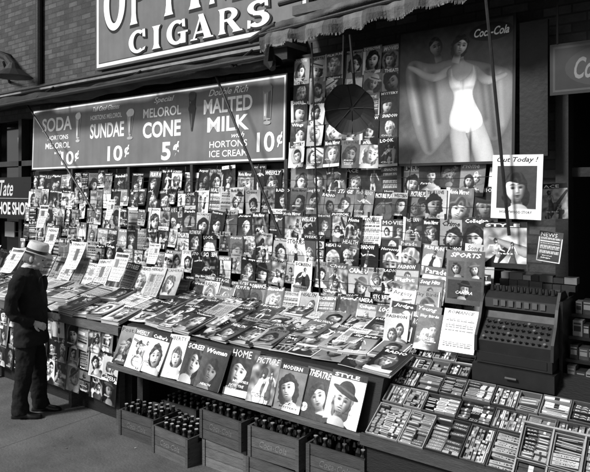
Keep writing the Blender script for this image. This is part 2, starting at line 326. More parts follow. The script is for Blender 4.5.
def cover(b,fr,w,h,t=.004,kind=None,res=1.0,title=None,side=.62,curl=1.0,lift=0):
    kind=kind or R.choices(['face','fig','scene','text','multi','couple'],[44,12,15,9,9,11])[0]
    asp=h/w; dist=(fr.o-CAM).length; nx=int(max(14,min(130,280*res*w/.2/dist)))
    P=picture(nx,asp,kind); top=.975; th=U(.08,.18); band=R.random(); topt=float(P.I[-3:,:].mean())
    if kind=='news': ink=.08; title=R.choice(NEWS); th=U(.08,.14)
    elif band<.4:
        bt=R.choice([.05,.1,.93,.45,.3,.2]); P.rect(-.1,asp*(top-th*1.2),1.1,asp*1.1,bt); ink=.95 if bt<.6 else .06
    else: ink=.96 if topt<.5 else .06
    if R.random()<.06: P.I=np.minimum(1,P.I*.6+.4)
    if R.random()<.18: P.I=P.I*U(.55,.8)
    P.I=np.clip((P.I-.5)*U(.95,1.2)+.5+U(-.06,.04)+lift+NR.uniform(-.035,.035,P.I.shape),.03,.98)
    fr.k=(w,h,U(-.006,.008)*curl,U(0,.012)*curl,U(0,.02)*curl)
    b.grid(fr,w,h,P.I,t)
    n=6; sc=L(side)
    for (ax,ay,bx,by) in((0,0,w,0),(w,0,w,h),(w,h,0,h),(0,h,0,0)):
        for i in range(n):
            xa,ya=ax+(bx-ax)*i/n,ay+(by-ay)*i/n; xb,yb=ax+(bx-ax)*(i+1)/n,ay+(by-ay)*(i+1)/n
            b.face([fr.p(xa,ya,0),fr.p(xb,yb,0),fr.p(xb,yb,t),fr.p(xa,ya,t)],sc)
    A=Art(b,fr,w,h,t+.0006); tt=title or R.choice(TIT); x0=U(.04,.12); x1=min(.96,x0+min(U(.7,.95),.11*len(tt)+.25))
    A.text(tt,w*x0,h*(top-th),w*x1,h*(top-th*.12),ink,R.choice([0,.02,.03]),R.choice([0,0,.3]))
    for k in range(0 if kind=='news' else R.choice([0,1,1,2,3])):
        yy=U(.02,.3); xx=U(.05,.3); i=int(min(P.I.shape[0]-1,yy*P.I.shape[0])); bgv=P.I[i].mean(); A.text(R.choice(SM+TIT),w*xx,h*yy,w*min(.95,xx+U(.35,.65)),h*(yy+U(.03,.07)),.95 if bgv<.5 else .08,.01,R.choice([0,.3]))
def stack(b,fr,w,h,n,kind=None):
    z=0
    for i in range(n):
        g=fr.sub(U(-.008,.008),U(-.008,.008),z,U(-.03,.03)); b.fbox(g,0,w,0,h,0,.007,L(U(.45,.85)),0,L(.7)); z+=.0085
    g=fr.sub(0,0,z); cover(b,g,w,h,.006,kind,1,None,U(.6,.9),.7)

# ================================================================ GROUND
def sheet(name,x0,x1,y0,y1,z,m):
    b=B(); b.face([(x0,y0,z),(x1,y0,z),(x1,y1,z),(x0,y1,z)],.1); return b.make(name,[m])
sheet('ground',-600,600,-600,600,-.16,M_stone)
sheet('road',-300,300,-12,-2.0,-.15,M_road)
b=B(); b.box(-60,60,-1.85,14,-.15,0,.1); b.make('sidewalk',[M_walk])
b=B(); b.box(-60,60,-2.0,-1.853,-.15,.002,L(.5)); b.make('kerb',[M_stone])
b=B()
for k in range(9):
    x=U(-6.5,-2.6);y=U(2.3,3.5);a=U(0,3);s_=U(.008,.025); b.face([(x+s_*math.cos(a+q)*U(.7,1.2),y+s_*math.sin(a+q)*U(.7,1.2),.004) for q in(0,1.5,3.1,4.6)],L(U(.35,.7)))
b.make('litter',[M_print])

# ================================================================ BUILDING
bld=empty('brick_building')
b=B()
b.box(-30,-1.15,4.85,5.1,3.35,12,.1); b.box(-7.95,-1.15,4.85,5.1,0,3.35,.1); b.box(-1.15,.75,4.85,5.1,3.1,12,.1); b.box(.75,20,4.85,5.1,0,12,.1)
b.make('brick_wall',[M_brick],bld)
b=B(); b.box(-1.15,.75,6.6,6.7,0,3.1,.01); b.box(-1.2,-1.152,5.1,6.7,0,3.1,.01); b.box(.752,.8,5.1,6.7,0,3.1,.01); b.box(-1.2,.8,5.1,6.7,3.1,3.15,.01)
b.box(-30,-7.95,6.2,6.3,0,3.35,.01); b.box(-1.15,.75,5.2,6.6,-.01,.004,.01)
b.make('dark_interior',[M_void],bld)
b=B()
b.box(-1.15,-1.06,4.78,4.95,.0,3.1,L(.13)); b.box(.66,.75,4.78,4.95,0,3.1,L(.13)); b.box(-1.06,.66,4.9,4.96,0,.7,L(.08)); b.box(-.25,-.2,4.9,4.96,.7,3.1,L(.1)); b.box(-1.06,.66,4.9,4.96,2.35,2.42,L(.1))
b.make('door_frame',[M_paint],bld)
b=B(); b.box(-30,20,4.76,4.848,5.55,5.72,L(.55)); b.box(-30,20,4.70,4.758,5.66,5.78,L(.5)); b.make('belt_course',[M_stone],bld)
b=B(); b.box(-30,-3.5,4.45,4.845,3.62,3.67,L(.5)); b.box(-30,-3.5,4.52,4.845,3.50,3.617,L(.12)); b.box(-30,-3.5,4.60,4.845,3.673,3.74,L(.25)); b.box(-3.5,1.2,4.6,4.845,3.93,4.02,L(.3)); b.make('storefront_cornice',[M_paint],bld)
shop=empty('shoe_shop_window')
b=B(); b.box(-14,-7.95,4.98,5.0,.6,3.35,.01); b.make('glass',[M_pane],shop)
b=B()
b.box(-14,-7.95,4.78,5.05,0,.55,L(.45)); 
for x in(-8.1,-9.0,-9.9,-11.4): b.box(x-.045,x+.045,4.86,5.03,.55,3.35,L(.18))
b.box(-14,-7.95,4.86,5.03,2.62,2.70,L(.2)); b.box(-14,-7.95,4.84,5.04,.552,.62,L(.4)); b.make('frame',[M_paint],shop)
b=B(); fr=WALL(-10.1,4.62,1.82); b.fbox(fr,0,1.85,0,.62,-.03,0,L(.07)); A=Art(b,fr,1.85,.62,.001)
A.text('Tate',.95,.34,1.35,.58,.8,.01,.35,3); A.text('SHOE SHOP',.82,.06,1.78,.25,.85,.03,0,3); A.rect(0,.3,1.85,.31,.6)
b.make('lettered_panel',[M_sign],shop)
b=B()
for x,z,s_ in((-9.2,2.9,.22),(-8.7,2.95,.12),(-9.6,1.5,.3),(-8.9,1.2,.25),(-9.3,.95,.25),(-8.6,2.2,.2)): b.box(x,x+s_,4.93,4.95,z,z+s_*.8,L(.5))
b.make('window_cards',[M_print],shop)
b=B(); b.tube([(-9.3,4.85,4.35),(-8.9,4.45,4.28),(-8.3,4.3,4.1),(-8.05,4.25,3.95)],[.05,.05,.05,.05],8,.02); b.tube([(-8.05,4.25,3.99),(-8.05,4.25,3.90),(-8.05,4.25,3.80)],[.06,.12,.26],14,.02)
b.tube([(-9.3,4.85,3.95),(-8.6,4.4,4.1)],.02,6,.02); b.make('gooseneck_lamp',[M_dark],None,True)
b=B(); b.tube([(-8.35,4.8,3.75),(-8.35,4.8,12)],.05,10,.05); b.make('drain_pipe',[M_dark],None,True)

# ================================================================ CIGAR SIGN (hand-lettered, latin serif)
def arcp(cx,cy,ax,ay,bx,by,a0,a1,n=26):
    o=[]
    for i in range(n):
        p,q=[math.radians(a0+(a1-a0)*k/n) for k in(i,i+1)]
        o.append([(cx+ax*math.cos(p),cy+ay*math.sin(p)),(cx+ax*math.cos(q),cy+ay*math.sin(q)),(cx+bx*math.cos(q),cy+by*math.sin(q)),(cx+bx*math.cos(p),cy+by*math.sin(p))])
    return o
def glyph(c,g):
    def ex(P):
        mx=sum(p[0] for p in P)/len(P);my=sum(p[1] for p in P)/len(P); return [(x+(g if x>mx else -g),y+(g if y>my else -g)) for x,y in P]
    def stem(x,w=.14,y0=0,y1=1):
        return [ex([(x-w*1.25,y0),(x+w*1.25,y0),(x+w*.95,y0+.06),(x-w*.95,y0+.06)]),ex([(x-w*1.25,y1-.0),(x+w*1.25,y1),(x+w*.95,y1-.06),(x-w*.95,y1-.06)]),ex([(x-w*.95,y0+.05),(x+w*.95,y0+.05),(x+w*.7,y0+.2),(x-w*.7,y0+.2)]),ex([(x-w*.95,y1-.05),(x+w*.95,y1-.05),(x+w*.7,y1-.2),(x-w*.7,y1-.2)]),ex([(x-w*.7,y0+.19),(x+w*.7,y0+.19),(x+w*.7,y1-.19),(x-w*.7,y1-.19)])]
    if c=='O': return arcp(.5,.5,.52+g,.52+g,.25-g,.38-g,0,360,36)
    if c=='C': return arcp(.52,.5,.52+g,.52+g,.25-g,.38-g,52-g*60,306+g*60)+[ex([(.78,1.0),(.93,1.0),(.95,.64),(.80,.68)]),ex([(.80,.16),(.96,.22),(.9,.08),(.78,.05)])]
    if c=='G': return arcp(.52,.5,.52+g,.52+g,.25-g,.38-g,52-g*60,312+g*60)+[ex([(.78,1.0),(.93,1.0),(.95,.66),(.80,.70)]),ex([(.72,.0),(.97,.0),(.97,.44),(.72,.44)]),ex([(.58,.43),(1.08,.43),(1.08,.50),(.58,.50)])]
    if c=='I': return stem(.5,.30)
    if c=='A': return [ex([(.08,.04),(.17,.04),(.50,.97),(.42,.97)]),ex([(.34,1.02),(.58,1.02),(.96,.03),(.64,.03)]),ex([(.25,.24),(.72,.24),(.70,.33),(.28,.33)]),ex([(-.04,0),(.30,0),(.28,.06),(-.02,.06)]),ex([(.55,0),(1.06,0),(1.02,.06),(.58,.06)])]
    if c in 'RP':
        o=stem(.2,.14)+arcp(.42,.73,.46+g,.27+g,.2-g,.17-g,-90,90,14)+[ex([(.2,.9),(.43,.9),(.43,1),(.2,1)]),ex([(.2,.46),(.43,.46),(.43,.56),(.2,.56)])]
        if c=='R': o+=[ex([(.40,.48),(.66,.50),(1.02,.04),(.72,.04)]),ex([(.66,0),(1.1,0),(1.06,.06),(.68,.06)])]
        return o
    if c=='T': return stem(.5,.15)+[ex([(.0,.88),(1,.88),(1,1),(0,1)]),ex([(-.02,.68),(.1,.9),(.1,1),(-.02,1)]),ex([(1.02,.68),(.9,.9),(.9,1),(1.02,1)])]
    if c=='M': return stem(.10,.07)+stem(.88,.12)+[ex([(.02,1),(.24,1),(.56,.2),(.46,.05)]),ex([(.88,1),(.76,1),(.44,.12),(.54,.05)])]
    if c=='S': return arcp(.47,.74,.42+g,.27+g,.16-g,.15-g,35,265,20)+arcp(.5,.275,.45+g,.285+g,.16-g,.15-g,-150,95,20)+[ex([(.76,1.0),(.88,1.0),(.9,.70),(.76,.74)]),ex([(.06,0),(.18,0),(.2,.28),(.06,.32)]),ex([(.3,.46),(.72,.40),(.75,.58),(.25,.6)])]
    return []
cs=empty('cigar_sign'); b=B(); x0,x1,z0,z1=-6.9,-3.42,3.83,5.45; w=x1-x0;h=z1-z0
fr=WALL(x0,4.76,z0); b.fbox(fr,0,w,0,h,-.07,0,L(.3)); A=Art(b,fr,w,h,.001,.0004)
A.rect(.03,.03,w-.03,h-.03,.9); A.rect(.075,.075,w-.075,h-.075,.12); A.rect(.085,.085,w-.085,h-.085,.42)
def word(s,xa,ya,xb,yb,gap,g0=.045):
    ws=[.62 if c=='I' else (1.15 if c=='M' else 1) for c in s]; tot=sum(ws)+gap*(len(s)-1); u=(xb-xa)/tot
    for g,t,dx in((g0,.08,0.010),(.0,.95,0)):
        x=xa
        for c,ww in zip(s,ws):
            for P in glyph(c,g): 
                A.z+=.00004; A.b.face([fr.p(x+px*ww*u+dx,ya+py*(yb-ya)-dx,A.z) for px,py in P],L(t))
            x+=(ww+gap)*u
word('OPTIMO',.20,.48,w-.35,1.14,.22); word('CIGARS',.72,.115,w-.46,.39,.24)
b.make('sign_panel',[M_sign],cs)

# ================================================================ SODA SIGN
ss=empty('soda_fountain_sign'); b=B(); X0=-8.2;Z0=2.53;w=4.62;h=.86
fr=Fr((X0,4.60,Z0),(1,0,0),(0,.03,1)); b.fbox(fr,0,w,0,h,-.05,0,L(.2)); A=Art(b,fr,w,h,.001,.00015)
A.rect(.015,.015,w-.015,h-.015,.9); A.rect(.035,.035,w-.035,h-.035,.44)
def tx(s,xa,ya,xb,yb,**k): A.text(s,xa-X0,ya,xb-X0,yb,.97,k.get('bold',.008),k.get('shear',0),4)
tx('SODA',-7.95,.53,-7.22,.72,bold=.02); tx('HORTONS',-7.8,.41,-7.3,.47); tx('MELOROL',-7.85,.29,-7.25,.37); tx('with',-7.62,.21,-7.45,.26,shear=.4); tx('10',-7.45,.06,-7.16,.24,bold=.02); tx('¢',-7.13,.10,-7.04,.24,bold=.02)
tx('Tall Cool Glasses',-6.75,.73,-6.2,.79,shear=.4); tx('HORTONS MELOROL',-6.8,.62,-6.15,.68); tx('SUNDAE',-6.8,.38,-6.1,.57,bold=.02); tx('10',-6.42,.08,-6.12,.27,bold=.02); tx('¢',-6.08,.12,-5.99,.27,bold=.02)
tx('Special',-5.55,.72,-5.2,.8,shear=.4); tx('MELOROL',-5.74,.57,-5.08,.68,bold=.015); tx('CONE',-5.74,.33,-5.08,.52,bold=.03); tx('5',-5.4,.06,-5.24,.27,bold=.03); tx('¢',-5.2,.10,-5.1,.27,bold=.03)
tx('Double Rich',-4.65,.73,-4.08,.80,shear=.4); tx('MALTED',-4.72,.54,-4.02,.70,bold=.025); tx('MILK',-4.66,.34,-4.06,.50,bold=.025); tx('with',-4.3,.265,-4.12,.32,shear=.4); tx('HORTONS',-4.62,.17,-4.08,.24,bold=.01); tx('ICE CREAM',-4.62,.07,-4.08,.14,bold=.01); tx('10',-3.95,.10,-3.72,.30,bold=.02); tx('¢',-3.69,.14,-3.62,.29,bold=.02)
def gl(cx,y0,y1,r0,r1,t,foot=True,top=None):
    cx-=X0; A.poly([(cx-r0,y0+.04),(cx+r0,y0+.04),(cx+r1,y1),(cx-r1,y1)],t); A.poly([(cx-r0*.2,y0+.06),(cx+r0*.9,y0+.05),(cx+r1*.8,y1-.03),(cx+r1*.2,y1-.03)],t*.55); A.rect(cx-r0*.8,y0+.08,cx-r0*.5,y1-.06,min(1,t+.3))
    if foot: A.poly(ell(cx,y0+.01,r1*.8,.02,10),t); A.rect(cx-.008,y0,cx+.008,y0+.05,t)
    if top: A.poly(ell(cx,y1,r1*1.05,.05,12,0,.1),top)
gl(-7.07,.36,.70,.035,.06,.7,True,.9); gl(-5.98,.34,.66,.02,.07,.65,True,.9); gl(-4.9,.33,.62,.01,.055,.22,False,.12); gl(-4.9,.60,.76,.045,.055,.14,False,.25)
gl(-3.82,.38,.74,.045,.06,.6,True,.5)
b.make('sign_panel',[M_sign],ss)

# ================================================================ AWNINGS
def roll(x0,x1,y,z,rad,name,parent,tone,seg=150,dz=0):
    b=B(); n=14; rings=[]; ph=U(0,9)
    for i in range(seg+1):
        x=x0+(x1-x0)*i/seg; sag=.02*math.sin(x*2.1+ph)+.008*math.sin(x*9+ph)+dz*i/seg
        ring=[]
        for k in range(n):
            a=k*2*math.pi/n; r=rad*(1+.16*math.sin(3*a+x*1.3)+.10*math.sin(7*x+2*a)+U(-.05,.05))
            ring.append((x,y+r*1.3*math.cos(a),z+sag+r*.8*math.sin(a)))
        rings.append(ring)
    for i in range(seg):
        st=tone*(1+.3*math.sin(i*.7)*math.sin(i*.13))
        for k in range(n): b.face([rings[i][k],rings[i][(k+1)%n],rings[i+1][(k+1)%n],rings[i+1][k]],L(st))
    return b.make(name,[M_canvas],parent,True,True)
aw=empty('rolled_awning'); roll(-12,-3.5,4.32,3.44,.085,'canvas_roll',aw,.17,150,.03)
b=B(); b.tube([(-12,4.18,3.38),(-3.45,4.18,3.46)],.022,8,.03); b.tube([(-12,4.22,3.58),(-3.5,4.24,3.60)],.014,6,.03)
for x in(-11,-9.2,-7.4,-5.6,-3.9): b.tube([(x,4.18,3.42),(x+.02,4.45,3.62)],.014,6,.03)
b.tube([(-3.45,4.16,3.66),(-3.45,4.2,3.40),(-3.4,4.18,3.34)],[.05,.06,.03],8,.03); b.tube([(-3.6,4.1,3.6),(-3.3,4.1,3.7)],.03,8,.03)
b.make('iron_frame',[M_dark],aw,True)
aw2=empty('fringed_awning'); b=B(); N=230
prev=None
for i in range(N+1):
    x=-3.45+4.6*i/N; wv=.018*math.sin(x*14)+.012*math.sin(x*31+1)+.006*math.sin(x*57); zt=3.56+.045*(x+3.45)+.010*math.sin(x*3)
    zb=zt-.05-.022*abs(math.sin(x*7+.6*math.sin(x*3)))-.014*math.sin(x*23); cur=[(x,4.05+wv*.4,zt+.05),(x,4.03+wv,zt),(x,4.035+wv*1.6,zb)]
    top=[(x,4.05+wv*.4,zt+.05),(x,4.35,zt+.10+wv),(x,4.6,zt+.22-wv),(x,4.84,zt+.38)]
    if prev:
        st=L((.40 if (i//9)%2 else .30))
        b.face([prev[0][0],cur[0],cur[1],prev[0][1]],st);b.face([prev[0][1],cur[1],cur[2],prev[0][2]],st)
        for k in range(3): b.face([prev[1][k],top[k],top[k+1],prev[1][k+1]],st)
    prev=(cur,top)
    for q in range(2):
        xx=x+q*.01; b.face([(xx,4.03+wv*1.6,zb),(xx+.004,4.03+wv*1.6,zb),(xx+.004+U(-.004,.004),4.03+wv*1.7,zb-U(.01,.026)),(xx+U(-.003,.003),4.03+wv*1.7,zb-.02)],L(.5))
b.make('striped_canvas',[M_canvas],aw2)
roll(-3.45,1.15,4.14,3.68,.05,'canvas_fold',aw2,.33,120,.2)
b=B(); b.tube([(-3.45,4.06,3.62),(1.15,4.06,3.83)],.018,8,.03); b.tube([(-3.42,4.3,3.95),(1.15,4.3,4.1)],.025,8,.3); b.make('iron_frame',[M_dark],aw2)
def rod(name,pts,r=.012):
    b=B(); b.tube(pts,r,6,.02); return b.make(name,[M_dark],None,True)
rod('awning_arm',[(-4.33,4.35,3.5),(-3.43,4.33,1.83)],.013)
rod('awning_arm',[(-8.0,4.38,3.5),(-6.35,4.35,2.0)],.013)
rod('awning_arm',[(-2.95,4.15,3.5),(-2.9,4.2,1.35)],.008)
rod('awning_arm',[(-1.42,4.0,3.7),(-1.25,4.0,1.95)],.011)
rod('awning_pull_cord',[(-2.60,4.1,3.5),(-2.62,4.12,3.0)],.006)
b=B(); fr=WALL(-1.12,4.5,2.92); b.fbox(fr,0,1.8,0,.36,-.01,0,L(.07)); A=Art(b,fr,1.8,.36,.001,.0003)
A.rect(.02,.02,1.78,.34,.22);A.rect(.035,.035,1.765,.325,.08); A.poly(ell(.36,.18,.26,.14,24),.16); A.text('Coca-Cola',.16,.10,.60,.25,.42,.02,.35,3)
A.text('SODA',.85,.08,1.6,.27,.35,.03)
for x in(.05,1.6): b.tube([fr.p(x,.36,0),fr.p(x,.85,0)],.008,6,.02)
b.make('drinks_sign',[M_sign])
b=B(); b.box(-1.36,-1.16,4.6,4.64,2.5,3.5,L(.10)); b.make('dark_board',[M_paint])

b=B(); c=Vector((-2.55,4.12,2.90)); d=Vector((.25,-.9,-.35)).normalized(); a1=d.cross(Vector((0,0,1))).normalized(); a2=d.cross(a1)
prof=[(.0,.10),(.05,.10),(.07,.06),(.14,.035),(.2,-.01),(.205,-.025),(.19,-.01),(.1,.03),(.0,.045)]
n=32;rings=[]
for r,hh in prof: rings.append([c-d*hh+(a1*math.cos(k*2*math.pi/n)+a2*math.sin(k*2*math.pi/n))*(r*(1+(.05*abs(math.sin(4*k*2*math.pi/n)) if r>.15 else 0))) for k in range(n)])
for i in range(len(rings)-1):
    for k in range(n): b.face([rings[i][k],rings[i][(k+1)%n],rings[i+1][(k+1)%n],rings[i+1][k]],.01)
b.tube([c-d*.1,c-d*.16+Vector((0,0,.08)),c+Vector((0,.05,.3)),(-2.55,4.12,3.5)],.012,6,.01)
for k in range(8):
    a_=k*math.pi/4; e=a1*math.cos(a_)+a2*math.sin(a_); b.tube([c-d*.04+e*.02,c-d*.028+e*.11,c+d*.018+e*.2],.004,5,.01)
b.make('hanging_lamp_shade',[mat('black_shade',.008,.6)],None,True)

# ================================================================ BATHING POSTER
b=B(); w=.94;h=1.1; fr=Fr((-2.35,4.57,2.47),(1,0,0),(0,.04,1)); b.fbox(fr,-.02,w+.02,-.02,h+.02,-.03,-.002,L(.1)); b.fbox(fr,0,w,0,h,-.002,0,L(.3))
asp=h/w; P=Pic(240,281,asp,.26); S=lambda pts:[(x,y*asp) for x,y in pts]
P.I=np.clip(.22+.16*(1-P.Y/asp)+P.noise(.035,3),0,1); P.I+=P.noise(.02,12)
P.curve(S([(.04,.73),(.12,.80),(.30,.73),(.48,.76),(.66,.73),(.84,.68),(1.02,.62),(1.02,.40),(.95,.18),(.84,.12),(.72,.24),(.50,.24),(.38,.10),(.27,.03),(.16,.20),(.08,.48)]),.50,.05,.4)
cape=((P.I>.385)&(P.I<.55)&(P.Y<.80*asp)).astype(float)
for (xa,ya,xb,yb,sw,am) in((.14,.74,.30,.10,.030,-.38),(.24,.70,.36,.20,.022,.22),(.32,.66,.38,.3,.022,-.3),(.80,.64,.86,.18,.026,-.36),(.90,.62,.92,.25,.020,.2),(.74,.6,.79,.3,.02,-.25),(.10,.66,.19,.3,.018,.2)):
    dx,dy=xb-xa,(yb-ya)*asp; T=np.clip(((P.X-xa)*dx+(P.Y-ya*asp)*dy)/(dx*dx+dy*dy),0,1); D=np.hypot(P.X-xa-T*dx,P.Y-ya*asp-T*dy); P.I=P.I*(1+cape*am*np.exp(-(D/sw)**2))
P.portrait(.34,.86*asp,.078,.25,False,.5,.05,True,False,.7)
SK=.74
P.curve(S([(.50,.34),(.47,.22),(.50,.08),(.52,-.06),(.66,-.06),(.66,.10),(.65,.30)]),SK,.075,.45,-.06)
P.curve(S([(.62,.34),(.60,.24),(.67,.10),(.72,-.06),(.87,-.06),(.85,.10),(.775,.26),(.74,.36)]),SK*1.08,.075,.45,-.08)
P.curve(S([(.50,.715),(.42,.70),(.36,.665),(.29,.665),(.19,.715),(.10,.75),(.065,.745),(.085,.715),(.15,.685),(.23,.625),(.31,.60),(.39,.61),(.47,.635)]),SK,.035,.4,-.04)
P.curve(S([(.62,.705),(.70,.695),(.75,.65),(.80,.60),(.87,.60),(.94,.62),(.97,.60),(.94,.575),(.86,.55),(.79,.535),(.73,.56),(.69,.61),(.66,.635)]),SK*.9,.035,.4,-.04)
P.curve(S([(.44,.68),(.50,.71),(.53,.73),(.53,.78),(.59,.78),(.595,.73),(.64,.71),(.70,.685),(.72,.62),(.695,.55),(.67,.49),(.70,.41),(.755,.32),(.75,.24),(.60,.24),(.48,.27),(.475,.34),(.51,.43),(.515,.50),(.47,.56),(.445,.62)]),SK*1.06,.08,.38,-.07)
P.curve(S([(.478,.685),(.488,.685),(.495,.64),(.54,.585),(.60,.595),(.66,.645),(.668,.69),(.68,.69),(.705,.62),(.69,.55),(.665,.49),(.70,.41),(.76,.32),(.765,.255),(.71,.225),(.63,.205),(.55,.215),(.470,.265),(.473,.34),(.508,.43),(.513,.50),(.475,.55),(.46,.60)]),1.0,.07,.30,-.08)
P.soft(.535,.53*asp,.05,.018,-.22); P.soft(.645,.53*asp,.05,.018,-.22)
P.soft(.59,.56*asp,.012,.05,-.18); P.soft(.66,.14*asp,.012,.12,-.6); P.soft(.565,.745*asp,.04,.02,-.4); P.soft(.69,.40*asp,.02,.1,-.15)
P.portrait(.56,.845*asp,.085,-.28,False,.92,.05,False,False,-.5)
P.ell(.82,.915*asp,.18,.075,.08)
P.I=np.clip(P.I+NR.uniform(-.02,.02,P.I.shape),.02,1); b.grid(fr,w,h,P.I,.001)
A=Art(b,fr,w,h,.002,.0004); A.text('Coca-Cola',.68*w,.885*h,.97*w,.945*h,.95,.02,.35,3)
b.make('bathing_beauty_poster',[M_sign])

# ================================================================ MAGAZINE WALL
rack=empty('magazine_wall_rack'); b=B()
b.box(-8.3,-1.45,4.70,4.845,1.0,2.52,L(.08)); b.box(-3.56,-2.38,4.70,4.845,2.52,3.56,L(.08))
for r in range(7): 
    z=2.22-.225*r; y=4.655-.045*r; b.box(-8.3,-1.42,y-.03,y-.015,z-.012,z+.006,L(.3))
for x in(-7.2,-6.0,-4.9,-3.58,-2.36): b.box(x-.02,x+.02,4.60,4.72,1.0,2.55,L(.2))
b.make('backing_boards',[M_paint],rack)
b=B(); bs=B()
for r in range(6):
    zt=2.49-.225*r; y=4.64-.045*r; x=-8.28+U(0,.08)
    while x<-1.6:
        w=R.choice([.15,.17,.185,.2,.2,.21,.22,.235]); h=w*U(1.28,1.42)
        if R.random()<.04: x+=w*U(.2,.6); continue
        rt=U(-.045,.045) if R.random()<.85 else U(-.12,.12)
        f=WALL(x,y-U(0,.02),zt-h+U(-.045,.03)).sub(0,0,0,rt,U(0,.12),U(-.1,.1))
        cover(b,f,w,h,.003)
        if R.random()<.35:
            xc=x+w*U(.3,.7); bs.box(xc-.008,xc+.008,y-.034,y-.024,zt-.03,zt+.02,L(U(.3,.8)))
        x+=w*U(.80,1.02)
for r in range(5):
    x=-3.52; zt=3.52-.205*r
    while x<-2.5:
        w=.19; h=.25; f=WALL(x,4.66-.02*r,zt-h+U(-.01,.01)).sub(0,0,0,U(-.04,.04),U(0,.08),U(-.06,.06)); cover(b,f,w,h,.003,'face' if R.random()<.9 else None,lift=.04); x+=U(.185,.205)
b.make('magazine_covers',[M_print],rack)
for z,y in((2.35,4.55),(2.12,4.5),(1.9,4.45),(1.66,4.40),(1.45,4.36)):
    pts=[(-8.3+6.9*i/14,y-.01,z+.012*math.sin(i*2.3)) for i in range(15)]; bs.tube(pts,.0025,4,.02)
for x in(-7.6,-6.7,-5.3,-4.4,-3.0,-2.2): bs.tube([(x,4.5,2.5),(x+U(-.1,.1),4.35,U(1.4,1.8))],.003,4,.03)
bs.make('wires_and_clips',[M_dark],rack)
def lean_row(x0,x1,y,z,wr,hr,tilt,kinds=None,name='magazine_row',par=None,t=.006,step=1.0):
    b=B(); x=x0
    while x<x1:
        w=U(*wr);h=w*U(*hr); f=Fr((x,y+U(-.01,.01),z+U(-.01,.01)),(1,0,0),(0,math.sin(tilt),math.cos(tilt))).sub(0,0,U(0,.012),U(-.08,.08)); cover(b,f,w,h,t,kinds if kinds is None or R.random()<.3 else None); x+=w*step*U(.85,1.05)
    return b.make(name,[M_print],par)
lean_row(-8.2,-1.9,4.30,1.05,(.19,.24),(1.25,1.35),.35,name='leaning_row',par=rack)

# ================================================================ CENTER COUNTER
ctr=empty('magazine_counter')
b=B(); b.box(-4.68,-1.95,3.62,4.68,.50,.60,L(.18)); b.box(-4.68,-1.95,4.1,4.2,0,.5,L(.06))
for x in(-4.6,-3.3,-2.02): b.box(x-.04,x+.04,3.66,3.74,0,.5,L(.12)); 
b.face([(-4.68,3.44,.64),(-1.95,3.44,.64),(-1.95,3.58,.98),(-4.68,3.58,.98)],L(.15)); b.face([(-4.68,3.58,.98),(-1.95,3.58,.98),(-1.95,4.5,1.12),(-4.68,4.5,1.12)],L(.12))
for x in(-4.68,-1.95): b.face([(x,3.44,.60),(x,4.5,.60),(x,4.5,1.12),(x,3.58,.98),(x,3.44,.64)],L(.1))
b.box(-4.70,-1.93,3.37,3.435,.615,.645,L(.3)); b.box(-4.70,-1.93,3.37,3.385,.645,.665,L(.35))
b.make('wooden_frame',[M_wood],ctr)
SF=Fr((-4.68,3.60,.99),(1,0,0),(0,.9,.14)); b=B()
for r in range(6):
    x=-.02
    while x<2.6:
        w=U(.19,.26);h=w*U(1.2,1.35); f=SF.sub(x,.01+.15*r+U(-.02,.02),.006+.010*r,U(-.12,.12),-.10+U(-.04,.02)); stack(b,f,w,h,R.choice([0,0,1,2,3,4]),'news' if R.random()<.08 else None); x+=w*U(.84,1.04)
b.make('flat_magazines',[M_print],ctr)
names=['Post','WEEKLY',"Collier's",'LIBERTY','SCREEN','Woman','HOME','PICTURE','MODERN','THEATRE','STYLE','Life']
x=-4.66; k=0; ft=math.atan2(.14,.34)
while x<-2.1:
    w=U(.235,.285);h=.34+U(-.02,.025)
    b=B(); f=Fr((x,3.395-.006*(k%2),.665),(1,0,0),(0,math.sin(ft),math.cos(ft))).sub(0,0,.010*(k%3),U(-.05,.05)); kd='face' if k not in(0,1,7) else R.choice(['scene','couple'])
    cover(b,f,w,h,.008,kd,1.8,names[k%len(names)],.7,lift=.04); b.make('magazine',[M_print]); x+=w*U(.86,1.0);k+=1

